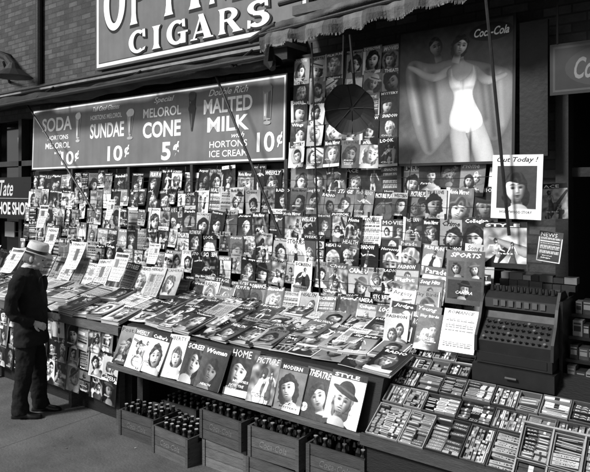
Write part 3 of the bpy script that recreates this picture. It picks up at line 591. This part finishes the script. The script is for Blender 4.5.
# ================================================================ BOTTLE CRATES
def bottle(b,x,y,z):
    prof=[(.0,0),(.028,0),(.030,.02),(.027,.06),(.030,.10),(.026,.135),(.013,.165),(.012,.19)]
    n=8;rings=[[(x+r*math.cos(k*math.pi/4),y+r*math.sin(k*math.pi/4),z+h) for k in range(n)] for r,h in prof]
    for i in range(len(rings)-1):
        for k in range(n): b.face([rings[i][k],rings[i][(k+1)%n],rings[i+1][(k+1)%n],rings[i+1][k]],.01,1)
    c=L(R.choice([.85,.6,.9])); q=[(x+.016*math.cos(k*math.pi/4),y+.016*math.sin(k*math.pi/4)) for k in range(8)]
    for k in range(8): b.face([(*q[k],z+.187),(*q[(k+1)%8],z+.187),(*q[(k+1)%8],z+.197),(*q[k],z+.197)],c,2)
    b.face([(*p,z+.197) for p in q],c,3)
M_cap=mat('crown_cap',None,.35,.3,20,.3)
def crate(x,y,z,rot=0,tone=.3,full=True,txt=True):
    b=B(); W=.47;D=.32;H=.23;T=.014;t=L(tone)
    for z0,z1 in((0,.072),(.078,.15),(.156,H)):
        b.box(0,W,0,T,z0,z1,t*U(.7,1.2)); b.box(0,W,D-T,D,z0,z1,t)
    for xx in(0,W-T):
        b.box(xx,xx+T,T+.001,D-T-.001,0,H-.06,t); b.box(xx,xx+T,T+.001,.1,H-.06,H,t); b.box(xx,xx+T,D-.1,D-T-.001,H-.06,H,t); b.box(xx,xx+T,.1,D-.1,H-.018,H,t)
    b.box(T,W-T,T,D-T,.0,.015,t*.5)
    for xx in(.0,W-.03): b.box(xx,xx+.03,-.008,-.001,.0,H,t*.8)
    for i in range(1,6): b.box(i*W/6-.002,i*W/6+.002,T,D-T,.016,.14,t*.6)
    if txt:
        fr=Fr((.05,-.0012,.0),(1,0,0),(0,0,1)); A=Art(b,fr,W-.1,H,0,.0005,0); A.text('Coca-Cola',.06,.09,W-.16,.138,tone+.11,.01,.3,2)
    if full:
        for i in range(6):
            for j in range(4):
                if R.random()<.92: bottle(b,(i+.5)*W/6+U(-.006,.006),T+(j+.5)*(D-2*T)/4+U(-.006,.006),.075+U(-.004,.004))
    o=b.make('bottle_crate',[M_wood,M_glass,M_chrome,M_cap]); o.location=(x,y,z); o.rotation_euler=(0,0,rot); return o
crate(-4.62,3.44,0,.03,.25,1,1); crate(-4.08,3.38,.0,-.05,.30,1,1); 
crate(-3.56,3.47,0,.02,.38,0,0); crate(-3.57,3.45,.232,-.03,.25,1,1)
crate(-3.04,3.42,.0,.0,.3,0,1); crate(-3.03,3.43,.232,.04,.33,1,1); crate(-2.48,3.45,.0,-.02,.33,0,1); crate(-2.49,3.44,.232,.02,.27,1,1)
crate(-4.5,3.84,0,.02,.25,1,0); crate(-3.95,3.84,.0,-.04,.25,1,0)

# ================================================================ LEFT COUNTER
lc=empty('newspaper_counter'); b=B()
b.box(-9.6,-4.72,3.66,4.6,0,.90,L(.07))
b.face([(-9.6,3.52,.93),(-4.72,3.52,.93),(-4.72,4.5,1.12),(-9.6,4.5,1.12)],L(.14)); b.box(-9.6,-4.72,3.50,3.54,.88,.955,L(.35)); b.face([(-4.72,3.52,.90),(-4.72,4.5,.90),(-4.72,4.5,1.12),(-4.72,3.52,.93)],L(.12))
for x in(-4.8,-5.6,-6.4,-7.2): b.box(x-.025,x+.025,3.56,3.62,0,.88,L(.25))
b.make('wooden_frame',[M_wood],lc)
SL=Fr((-9.6,3.53,.955),(1,0,0),(0,.98,.19)); b=B()
for r in range(6):
    x=0
    while x<4.7:
        nw=R.random()<(.6 if r<3 else .3); w=U(.28,.34) if nw else U(.2,.27);h=w*(U(.7,.8) if nw else U(1.2,1.35)); f=SL.sub(x,.165*r,.006+.010*r,U(-.12,.12),-.08); stack(b,f,w,h,R.choice([0,1,3,5,7]),'news' if nw else None); x+=w*U(.88,1.1)
b.make('magazine_stacks',[M_print],lc)
b=B()
for r in range(3):
    x=-7.6; zt=.93-.22*r
    while x<-4.85:
        w=R.choice([.19,.21,.22]);h=w*1.32; f=WALL(x,3.53-.004*r,zt-h).sub(0,0,0,U(-.06,.06),U(-.05,.1),U(-.08,.08)); cover(b,f,w,h,.003); x+=w*U(.9,1.05)
b.make('hanging_magazines',[M_print],lc)
lean_row(-9.3,-4.7,4.12,1.12,(.22,.27),(1.25,1.35),.45,'news',name='leaning_magazines',par=lc,step=1.0)
def newspaper(x,y,z,w,h,rot,tilt,tone=.88):
    b=B(); fr=Fr((x,y,z),(math.cos(rot),math.sin(rot),0),(-math.sin(rot)*math.sin(tilt),math.cos(rot)*math.sin(tilt),math.cos(tilt)))
    fr.k=(w,h,.015,.02,.03); asp=h/w; P=Pic(44,int(44*asp),asp,tone); P.rect(.06,asp*.84,.94,asp*.94,.35 if R.random()<.4 else tone)
    c=R.choice([3,4,5])
    for i in range(c):
        xx=.06+i*.9/c; P.lines(xx,.05,xx+.82/c,asp*.78,.055,.3,.5)
    xa=U(.06,.5); P.rect(xa,asp*U(.3,.55),xa+U(.2,.4),asp*.76,U(.25,.5))
    b.grid(fr,w,h,P.I,0); A=Art(b,fr,w,h,.001); A.text(R.choice(NEWS),w*.08,h*.86,w*.92,h*.95,.1,.02)
    return b.make('newspaper',[M_print])
for a in((-7.9,4.02,1.15,.28,.36,.1,.5),(-7.35,4.0,1.18,.25,.36,-.1,.4),(-6.95,4.05,1.45,.22,.34,.05,.25),(-6.55,4.1,1.3,.26,.34,.1,.35),(-8.5,3.95,1.15,.3,.4,0,.6),(-6.1,3.75,1.04,.3,.22,.15,1.2),(-7.0,3.7,1.03,.32,.22,-.15,1.25),(-5.6,4.05,1.25,.24,.32,.0,.3),(-6.0,4.3,1.9,.16,.24,-.1,.1),(-7.5,4.3,1.75,.18,.3,.1,.15),(-5.2,4.25,1.45,.16,.22,.1,.15)): newspaper(*a)

# ================================================================ RIGHT DISPLAY
cc=empty('candy_counter'); b=B()
s=.43/.67; 
b.face([(-1.95,3.33,.66),(-.2,3.33,.66),(-.2,4.02,.66+.69*s),(-1.95,4.02,.66+.69*s)],L(.08))
b.face([(-1.95,3.33,.1),(-1.95,4.02,.1),(-1.95,4.02,.66+.69*s),(-1.95,3.33,.66)],L(.15)); b.box(-1.95,-.2,3.345,3.36,.45,.655,L(.12)); b.box(-1.95,-.2,3.75,3.77,0,.45,L(.08))
b.box(-1.97,-.2,3.30,3.328,.63,.70,L(.25)); b.box(-2.0,-.2,4.022,4.68,.9,1.05,L(.1)); b.box(-1.93,-1.88,3.36,3.41,0,.45,L(.2))
b.make('stepped_frame',[M_wood],cc)
CF=Fr((-1.95,3.33,.665),(1,0,0),(0,.67,.43)); b=B()
def pack(f,x0,x1,y0,y1,z0,z1,t,style,word_):
    t=max(.06,min(.9,t+U(-.06,.06))); b.fbox(f,x0,x1,y0,y1,z0,z1,L(t*.8),0,L(t)); w=x1-x0;h=y1-y0
    A=Art(b,Fr(f.p(x0,y0,z1),f.u,f.v),w,h,.0004); ink=.15 if t>.5 else .75
    if style==0: A.rect(w*.12,h*.3,w*.88,h*.66,ink)
    elif style==1: A.text(word_,w*.1,h*.28,w*.9,h*.72,ink,.01)
    elif style==2: A.rect(0,h*.62,w,h*.8,ink);A.rect(w*.2,h*.15,w*.8,h*.4,(ink+t)/2)
    else: A.rect(w*.4,0,w*.6,h,ink)
def tray(x,y,w,h,kind,dk=1.0):
    T=.005; f=CF.sub(x,y,.006,U(-.015,.015)); tn=L(R.choice([.6,.45,.2,.3])*dk)
    b.fbox(f,0,w,0,h,0,.004,tn*.3); b.fbox(f,0,w,0,T,.004,.042,tn); b.fbox(f,0,w,h-T,h,.004,.046,tn); b.fbox(f,0,T,T+.0005,h-T-.0005,.004,.042,tn); b.fbox(f,w-T,w,T+.0005,h-T-.0005,.004,.042,tn)
    iw=w-2*T-.004; ih=h-2*T-.004
    if kind=='bars': nx=max(1,round(iw/.07)); ny=max(1,round(ih/.017))
    elif kind=='tall': nx=max(1,round(iw/.018)); ny=max(1,round(ih/.085))
    elif kind=='box': nx=max(1,round(iw/.04)); ny=max(1,round(ih/.035))
    else: nx=max(1,round(iw/.1)); ny=max(1,round(ih/.022))
    for i in range(nx):
        t=R.choice([.85,.75,.6,.45,.3,.15,.5]); st=R.choice([0,1,2,3]); wd=R.choice(['MINTS','GUM','BAR','CANDY','CHEW','NUT'])
        for j in range(ny):
            if R.random()<.07: continue
            if R.random()<.15: t=R.choice([.85,.75,.6,.45,.3,.15,.5]); st=R.choice([0,1,2,3])
            x0=T+.002+i*iw/nx;y0=T+.002+j*ih/ny; g=f.sub(x0,y0,.006,U(-.07,.07),0); pack(g,.001,iw/nx-.002,.001,ih/ny-.0015,0,.014+U(0,.024),t*dk,st,wd)
ks=['bars','tall','box','wide']
for (ya,yb,xe) in((.01,.26,1.7),(.27,.42,1.7),(.43,.58,1.7),(.59,.69,.5),(.70,.79,.5)):
    x=.01
    while x<xe-.1:
        w=U(.13,.24); w=min(w,xe-x); tray(x,ya+U(0,.008),w-.006,yb-ya-.008,R.choice(ks),1.0 if x<1.0 else .75); x+=w
b.make('candy_trays',[M_print],cc)
b=B()
for x,z,w in((-1.85,.0,.34),(-1.84,.23,.3),(-1.45,0,.36),(-1.43,.24,.33),(-1.03,0,.34)):
    b.box(x,x+w,3.42,3.7,z,z+.22,L(R.choice([.45,.55,.6]))); A=Art(b,WALL(x,3.4195,z),w,.22,.0005); A.text(R.choice(['CANDY','FRAGILE','SYRUP']),.08,.09,w-.08,.13,.2,.01); A.rect(.03,.03,w-.03,.04,.25)
b.make('cardboard_cartons',[M_paint])
mr=empty('magazine_step_rack'); b=B()
for r in range(5):
    x=-2.16+U(-.02,.02)
    while x<-1.78:
        w=.2;h=.27; f=Fr((x,4.12-.035*r,1.42-.09*r),(1,0,0),(0,.25,.97)).sub(0,0,0,U(-.06,.06)); cover(b,f,w,h,.012); x+=.2
b.make('magazines',[M_print],mr)
b=B(); b.box(-2.18,-1.72,4.2,4.26,1.0,1.6,L(.12)); b.make('back_board',[M_wood],mr)
def single(name,x,y,z,w,h,tilt,kind,title,rot=0,t=.01):
    b=B(); f=Fr((x,y,z),(1,0,0),(0,math.sin(tilt),math.cos(tilt))).sub(0,0,0,rot); cover(b,f,w,h,t,kind,1.6,title,.8); return b.make(name,[M_print])
single('magazine',-1.69,4.0,1.46,.27,.37,.1,'multi','SPORTS'); single('magazine',-1.68,3.86,1.16,.25,.29,.4,'text','ROMANCE')
single('magazine',-1.45,4.1,1.72,.29,.31,.05,'scene','STYLE',.02); single('magazine',-1.9,3.93,1.12,.2,.26,.4,None,None)
single('magazine',-1.13,4.2,1.78,.15,.2,.05,'text','NEWS',-.1); single('magazine',-1.12,4.3,2.05,.17,.24,.05,'scene','ACE',.05)
b=B(); fr=Fr((-1.40,4.08,2.06),(1,0,0),(0,.05,1)).sub(0,0,0,-.02); b.fbox(fr,0,.33,0,.43,-.008,0,L(.94)); P=Pic(90,112,1.25,.2); P.noise(.05); P.portrait(.48,.66,.36,.12,True,1.0,.05,False,False,.4); P.rect(-.1,-.1,1.1,.15,.9)
f2=fr.sub(.035,.03,.0005); b.grid(f2,.26,.325,P.I,0); A=Art(b,fr,.33,.43,.0015)
A.text('Out Today !',.03,.372,.30,.415,.06,.01,.3,2); A.text('HOLLYWOOD STORY',.06,.037,.27,.055,.1,.01); b.make('announcement_poster',[M_print])
sh=empty('cigar_shelf'); b=B()
for r in range(4):
    z=1.05+.13*r; y=4.0+.08*r
    b.box(-.92,.1,y,y+.2,z-.02,z,L(.08))
    x=-.9
    while x<.05:
        w=R.choice([.03,.04,.05,.06]); hh=U(.07,.105); t=R.choice([.42,.3,.2,.1,.15,.25]); yy=y+U(.005,.04); b.box(x,x+w-.003,yy,yy+.09,z,z+hh,L(t))
        A=Art(b,WALL(x,yy-.0005,z),w-.004,hh,.0004); A.rect(w*.1,hh*.3,w*.8,hh*.65,.08 if t>.28 else .4); A.rect(w*.1,hh*.75,w*.8,hh*.85,.08 if t>.28 else .4); x+=w
b.box(-.94,-.92,4.0,4.6,.9,1.55,L(.08)); b.make('cigar_boxes',[M_print],sh)
b=B()
for r in range(4):
    x=-1.40
    while x<-.95:
        w=U(.05,.1); z=1.66-.045*r; b.box(x,x+w-.004,4.30-.03*r,4.38-.03*r,z-.04,z+U(-.005,.01),L(R.choice([.6,.4,.25,.15]))); x+=w
b.make('small_cartons',[M_print],sh)
gc=empty('glass_show_case'); b=B()
GF=Fr((-1.0,3.20,.62),(1,0,0),(0,.30,.30))
for k in range(5): b.fbox(GF,k*.16,k*.16+.008,0,.42,.01,.06,L(.6))
b.fbox(GF,0,.66,0,.010,.0,.065,L(.65));b.fbox(GF,0,.66,.41,.42,.0,.065,L(.6)); b.fbox(GF,0,.66,.2,.206,.0,.06,L(.5)); b.fbox(GF,0,.66,0,.42,-.01,0,L(.1))
b.make('nickel_frame',[M_paint],gc); b=B()
CFb=CF; CF=GF
for k in range(4):
    for j in range(2): tray(.012+k*.16,.018+j*.2,.145,.18,R.choice(ks),.8)
CF=CFb; b.make('wrapped_sweets',[M_print],gc)

# ================================================================ CASH REGISTER
M_enam=mat('black_enamel',.009,.5,.0,8,.3,.05,20,spec=.35)
cr=empty('cash_register'); b=B(); x0,x1=-1.42,-.95
b.box(x0-.02,x1+.02,3.84,4.26,1.01,1.12,.02); b.box(x0,x1,3.87,4.24,1.125,1.2,.02)
pr=[(3.88,1.2),(3.875,1.27),(3.93,1.33),(4.0,1.40),(4.02,1.44),(3.99,1.47),(4.0,1.53),(4.05,1.57),(4.14,1.575),(4.22,1.52),(4.24,1.2)]
for i in range(len(pr)-1): b.face([(x0+.01,*pr[i]),(x1-.01,*pr[i]),(x1-.01,*pr[i+1]),(x0+.01,*pr[i+1])],.02)
for x in(x0+.01,x1-.01): b.face([(x,*p) for p in pr],.02)
for xa in(x0-.012,x1-.006):
    q=[(3.85,1.2),(3.86,1.30),(3.93,1.40),(3.97,1.5),(4.04,1.6),(4.15,1.6),(4.25,1.53),(4.25,1.2)]
    for x in(xa,xa+.018): b.face([(x,*p) for p in q],.02)
    for i in range(len(q)): b.face([(xa,*q[i]),(xa+.018,*q[i]),(xa+.018,*q[(i+1)%len(q)]),(xa,*q[(i+1)%len(q)])],.02)
b.make('cabinet',[M_enam],cr)
b=B()
for r in range(4):
    for k in range(11):
        x=x0+.045+k*.038; y=3.885+.027*r; z=1.275+.032*r; b.tube([(x,y,z),(x,y-.012,z+.02)],[.004,.004],5,.02); b.tube([(x,y-.012,z+.02),(x,y-.016,z+.026)],[.009,.009],8,L(.18 if (k+r)%5 else .38))
for k in range(7): b.box(x0+.07+k*.05,x0+.10+k*.05,3.983,3.988,1.485,1.525,L(.3))
b.box(x0+.03,x1-.03,3.865,3.869,1.14,1.19,L(.06)); b.tube([(x0+.2,3.82,1.065),(x1-.2,3.82,1.065)],.008,8,.05)
for i in range(11):
    for j in range(3): b.tube([(x0+.04+i*.039,4.06+j*.05,1.572-.012*j),(x0+.04+i*.039,4.06+j*.05,1.61-.012*j)],[.015,.01],8,L(.2 if j%2 else .1))
b.make('keys_and_flags',[mat('key_enamel',None,.6)],cr)

# ================================================================ MAN
man=empty('man')
def ring_loft(bm,rings):
    vs=[[bm.verts.new(p) for p in r] for r in rings]; n=len(rings[0])
    for i in range(len(vs)-1):
        for k in range(n): bm.faces.new([vs[i][k],vs[i][(k+1)%n],vs[i+1][(k+1)%n],vs[i+1][k]])
    bm.faces.new(vs[0][::-1]); bm.faces.new(vs[-1])
def zl(bm,prof,n=36,fold=0):
    ring_loft(bm,[[(cx+rx*math.cos(k*2*math.pi/n)*(1+fold*math.sin(5*k*2*math.pi/n+z*7)),cy+ry*math.sin(k*2*math.pi/n)*(1+fold*math.sin(4*k*2*math.pi/n+z*9)),z) for k in range(n)] for z,cx,cy,rx,ry in prof])
def tb(bm,pts,rad,n=14):
    pts=[Vector(p) for p in pts];rs=[]
    for i,p in enumerate(pts):
        t=(pts[min(i+1,len(pts)-1)]-pts[max(i-1,0)]).normalized(); a=t.cross(Vector((.3,1,.1))).normalized(); bb=t.cross(a)
        rs.append([p+(a*math.cos(k*2*math.pi/n)+bb*math.sin(k*2*math.pi/n))*rad[i] for k in range(n)])
    ring_loft(bm,rs)
def el(bm,c,r,rot=0):
    bmesh.ops.create_icosphere(bm,subdivisions=3,radius=1,matrix=Matrix.Translation(c)@Matrix.Rotation(rot,4,'Y')@Matrix.Diagonal((*r,1)))
def fin(bm,name,m,vox,sm=4,par=man,wrinkle=0):
    bmesh.ops.recalc_face_normals(bm,faces=bm.faces)
    me=bpy.data.meshes.new(name); bm.to_mesh(me); bm.free(); me.materials.append(m); o=bpy.data.objects.new(name,me); scene.collection.objects.link(o); o.parent=par
    if vox:
        r=o.modifiers.new('r','REMESH'); r.mode='VOXEL'; r.voxel_size=vox; r.use_smooth_shade=True
        s=o.modifiers.new('s','SMOOTH'); s.iterations=sm; s.factor=.5
    if wrinkle:
        tx_=bpy.data.textures.new('wr','CLOUDS'); tx_.noise_scale=.09; dm=o.modifiers.new('d','DISPLACE'); dm.texture=tx_; dm.strength=wrinkle; dm.mid_level=.5
    return o
bm=bmesh.new()
zl(bm,[(.72,.015,0,.160,.212),(.76,.015,0,.158,.21),(.90,.01,0,.150,.20),(1.06,.02,0,.142,.18),(1.20,.01,0,.142,.19),(1.32,-.01,0,.134,.205),(1.40,-.03,0,.115,.19),(1.45,-.035,0,.09,.135),(1.485,-.02,0,.068,.075)],fold=.012)
for sd in(-1,1):
    fx=.07 if sd>0 else -.05
    zl(bm,[(.045,fx+.01,sd*.10,.082,.066),(.07,fx,sd*.10,.084,.068),(.18,fx*.9-.01,sd*.10,.076,.067),(.3,fx*.7,sd*.10,.078,.068),(.5,fx*.5+.015,sd*.095,.084,.075),(.7,0,sd*.09,.10,.09),(.85,0,sd*.085,.11,.1)],fold=.03)
    if sd<0: tb(bm,[(-.03,-.16,1.405),(-.045,-.21,1.34),(-.075,-.245,1.2),(-.085,-.25,1.10),(-.06,-.245,1.035),(.03,-.21,.985),(.10,-.17,.955)],[.06,.07,.062,.058,.054,.047,.043])
    else: tb(bm,[(-.03,.16,1.405),(-.02,.215,1.34),(-.03,.235,1.2),(-.01,.235,1.09),(.05,.2,1.02),(.13,.13,.98)],[.06,.068,.06,.055,.05,.044])
el(bm,(.125,-.05,1.3),(.025,.05,.09)); el(bm,(.125,.05,1.3),(.025,.05,.09)); el(bm,(.04,-.195,.88),(.07,.02,.03)); el(bm,(-.03,0,1.465),(.068,.08,.03))
fin(bm,'suit',M_cloth,.008,2,wrinkle=.028)
bm=bmesh.new()
tb(bm,[(-.03,0,1.43),(.0,0,1.50),(.03,0,1.56)],[.06,.054,.055])
el(bm,(.04,0,1.61),(.098,.076,.105)); el(bm,(.07,0,1.545),(.062,.055,.055)); el(bm,(.144,0,1.585),(.022,.012,.028),.35); el(bm,(.155,0,1.572),(.014,.014,.011)); el(bm,(.128,0,1.505),(.020,.022,.018)); el(bm,(.134,0,1.54),(.012,.022,.009)); el(bm,(.130,0,1.622),(.013,.045,.010))
for sd in(-1,1): el(bm,(.028,sd*.078,1.59),(.018,.010,.032),-.2); el(bm,(.1,sd*.04,1.56),(.03,.02,.025))
hd=fin(bm,'head',M_skin,.0042,1)
bm=bmesh.new()
for sd in(-1,1): el(bm,(.126,sd*.032,1.604),(.009,.012,.007))
ey=fin(bm,'eyes',M_shoe,0)
bm=bmesh.new(); el(bm,(.018,0,1.605),(.098,.082,.095)); 
for v in bm.verts:
    if v.co.x>.06: v.co.x=.06
el(bm,(-.035,0,1.56),(.04,.06,.035)); ha=fin(bm,'hair',M_hair,.005,2)
bm=bmesh.new()
n=36
def br(rx,ry,z,lift=.0): return [(.035+rx*math.cos(k*2*math.pi/n),ry*math.sin(k*2*math.pi/n),z+lift*abs(math.sin(k*2*math.pi/n))**2-lift*.4*max(0,math.cos(k*2*math.pi/n))) for k in range(n)]
ring_loft(bm,[br(.10,.082,1.648),br(.162,.132,1.645,.02),br(.166,.135,1.65,.02),br(.160,.13,1.654,.02),br(.108,.088,1.657),br(.106,.086,1.70),br(.100,.080,1.74),br(.09,.06,1.762),br(.06,.03,1.75)])
ht=fin(bm,'hat',M_hat,0); 
for p in ht.data.polygons: p.use_smooth=True
bm=bmesh.new(); ring_loft(bm,[br(.1095,.0895,1.660),br(.1085,.0885,1.690),br(.100,.08,1.690)]); hb=fin(bm,'hat_band',M_shoe,0)
piv=Matrix.Translation((-.01,0,-.015))@Matrix.Translation((0,0,1.5))@Matrix.Rotation(.30,4,'Y')@Matrix.Translation((0,0,-1.5))
for o in(hd,ey,ha,ht,hb): o.matrix_local=piv
bm=bmesh.new(); zl(bm,[(1.455,-.012,0,.070,.076),(1.498,-.004,0,.064,.066),(1.503,-.002,0,.056,.058)]); fin(bm,'shirt_collar',M_hat,0)
bm=bmesh.new()
for sd in(-1,1):
    fx=.07 if sd>0 else -.05
    n=16; rs=[]
    for x,wd,hh in((-.085,.02,.03),(-.07,.036,.07),(-.02,.04,.085),(.05,.038,.08),(.10,.047,.055),(.15,.048,.045),(.19,.036,.036),(.208,.012,.022)):
        rs.append([(fx+x,sd*.10+wd*math.cos(k*2*math.pi/n),max(.0,hh*.5+hh*.55*math.sin(k*2*math.pi/n))) for k in range(n)])
    ring_loft(bm,rs)
fin(bm,'shoes',M_shoe,0)
for p in bpy.data.objects['shoes'].data.polygons: p.use_smooth=True
def hand(base,dirv,side,name):
    bm=bmesh.new(); B0=Vector(base); d=Vector(dirv).normalized(); s=Vector(side); s=(s-d*s.dot(d)).normalized(); nn=d.cross(s)
    tb(bm,[B0-d*.03,B0,B0+d*.03,B0+d*.075],[.025,.025,.03,.028]); 
    for i,(o,l) in enumerate(((-.027,.062),(-.009,.075),(.009,.07),(.026,.055))):
        p0=B0+d*.06+s*o; p1=p0+d*l*.45+nn*.004; p2=p1+d*l*.3-nn*l*.25; p3=p2+d*l*.1-nn*l*.3; tb(bm,[p0,p1,p2,p3],[.0095,.009,.008,.007],8)
    t0=B0+d*.015-s*.024; tb(bm,[t0,t0+d*.028-s*.022,t0+d*.06-s*.03-nn*.01],[.012,.011,.008],8)
    return fin(bm,name,M_skin,.004,1)
hand((.11,-.165,.952),(.8,.35,-.45),(0,.4,1),'right_hand'); hand((.14,.125,.975),(1,-.35,-.2),(0,.4,1),'left_hand')
man.location=(-5.74,3.20,.0); man.rotation_euler=(0,0,math.radians(40))

# ================================================================ CAMERA / LIGHT
cam=bpy.data.cameras.new('camera'); co=bpy.data.objects.new('camera',cam); scene.collection.objects.link(co); scene.camera=co
co.location=(0,0,2.25); co.rotation_euler=(math.radians(90),0,math.radians(37)); cam.sensor_width=36; cam.lens=36.6; cam.shift_y=-.078; cam.clip_end=2000; cam.clip_start=.05
w=bpy.data.worlds.new('World'); scene.world=w; w.use_nodes=True; nt=w.node_tree; bg=nt.nodes['Background']
EL=math.radians(38);az=math.radians(203)
sk=nt.nodes.new('ShaderNodeTexSky'); sk.sky_type='NISHITA'; sk.sun_disc=False; sk.sun_elevation=EL; sk.sun_rotation=az
bw=nt.nodes.new('ShaderNodeRGBToBW'); nt.links.new(sk.outputs[0],bw.inputs[0]); nt.links.new(bw.outputs[0],bg.inputs['Color']); bg.inputs['Strength'].default_value=.10
sl=bpy.data.lights.new('sun','SUN'); sl.energy=4.9; sl.angle=math.radians(10); so=bpy.data.objects.new('sun',sl); scene.collection.objects.link(so)
d=Vector((math.sin(az)*math.cos(EL),math.cos(az)*math.cos(EL),math.sin(EL))); so.rotation_euler=(-d).to_track_quat('-Z','Y').to_euler(); so.location=d*20
scene.view_settings.view_transform='Standard'; scene.view_settings.look='None'; scene.view_settings.exposure=0
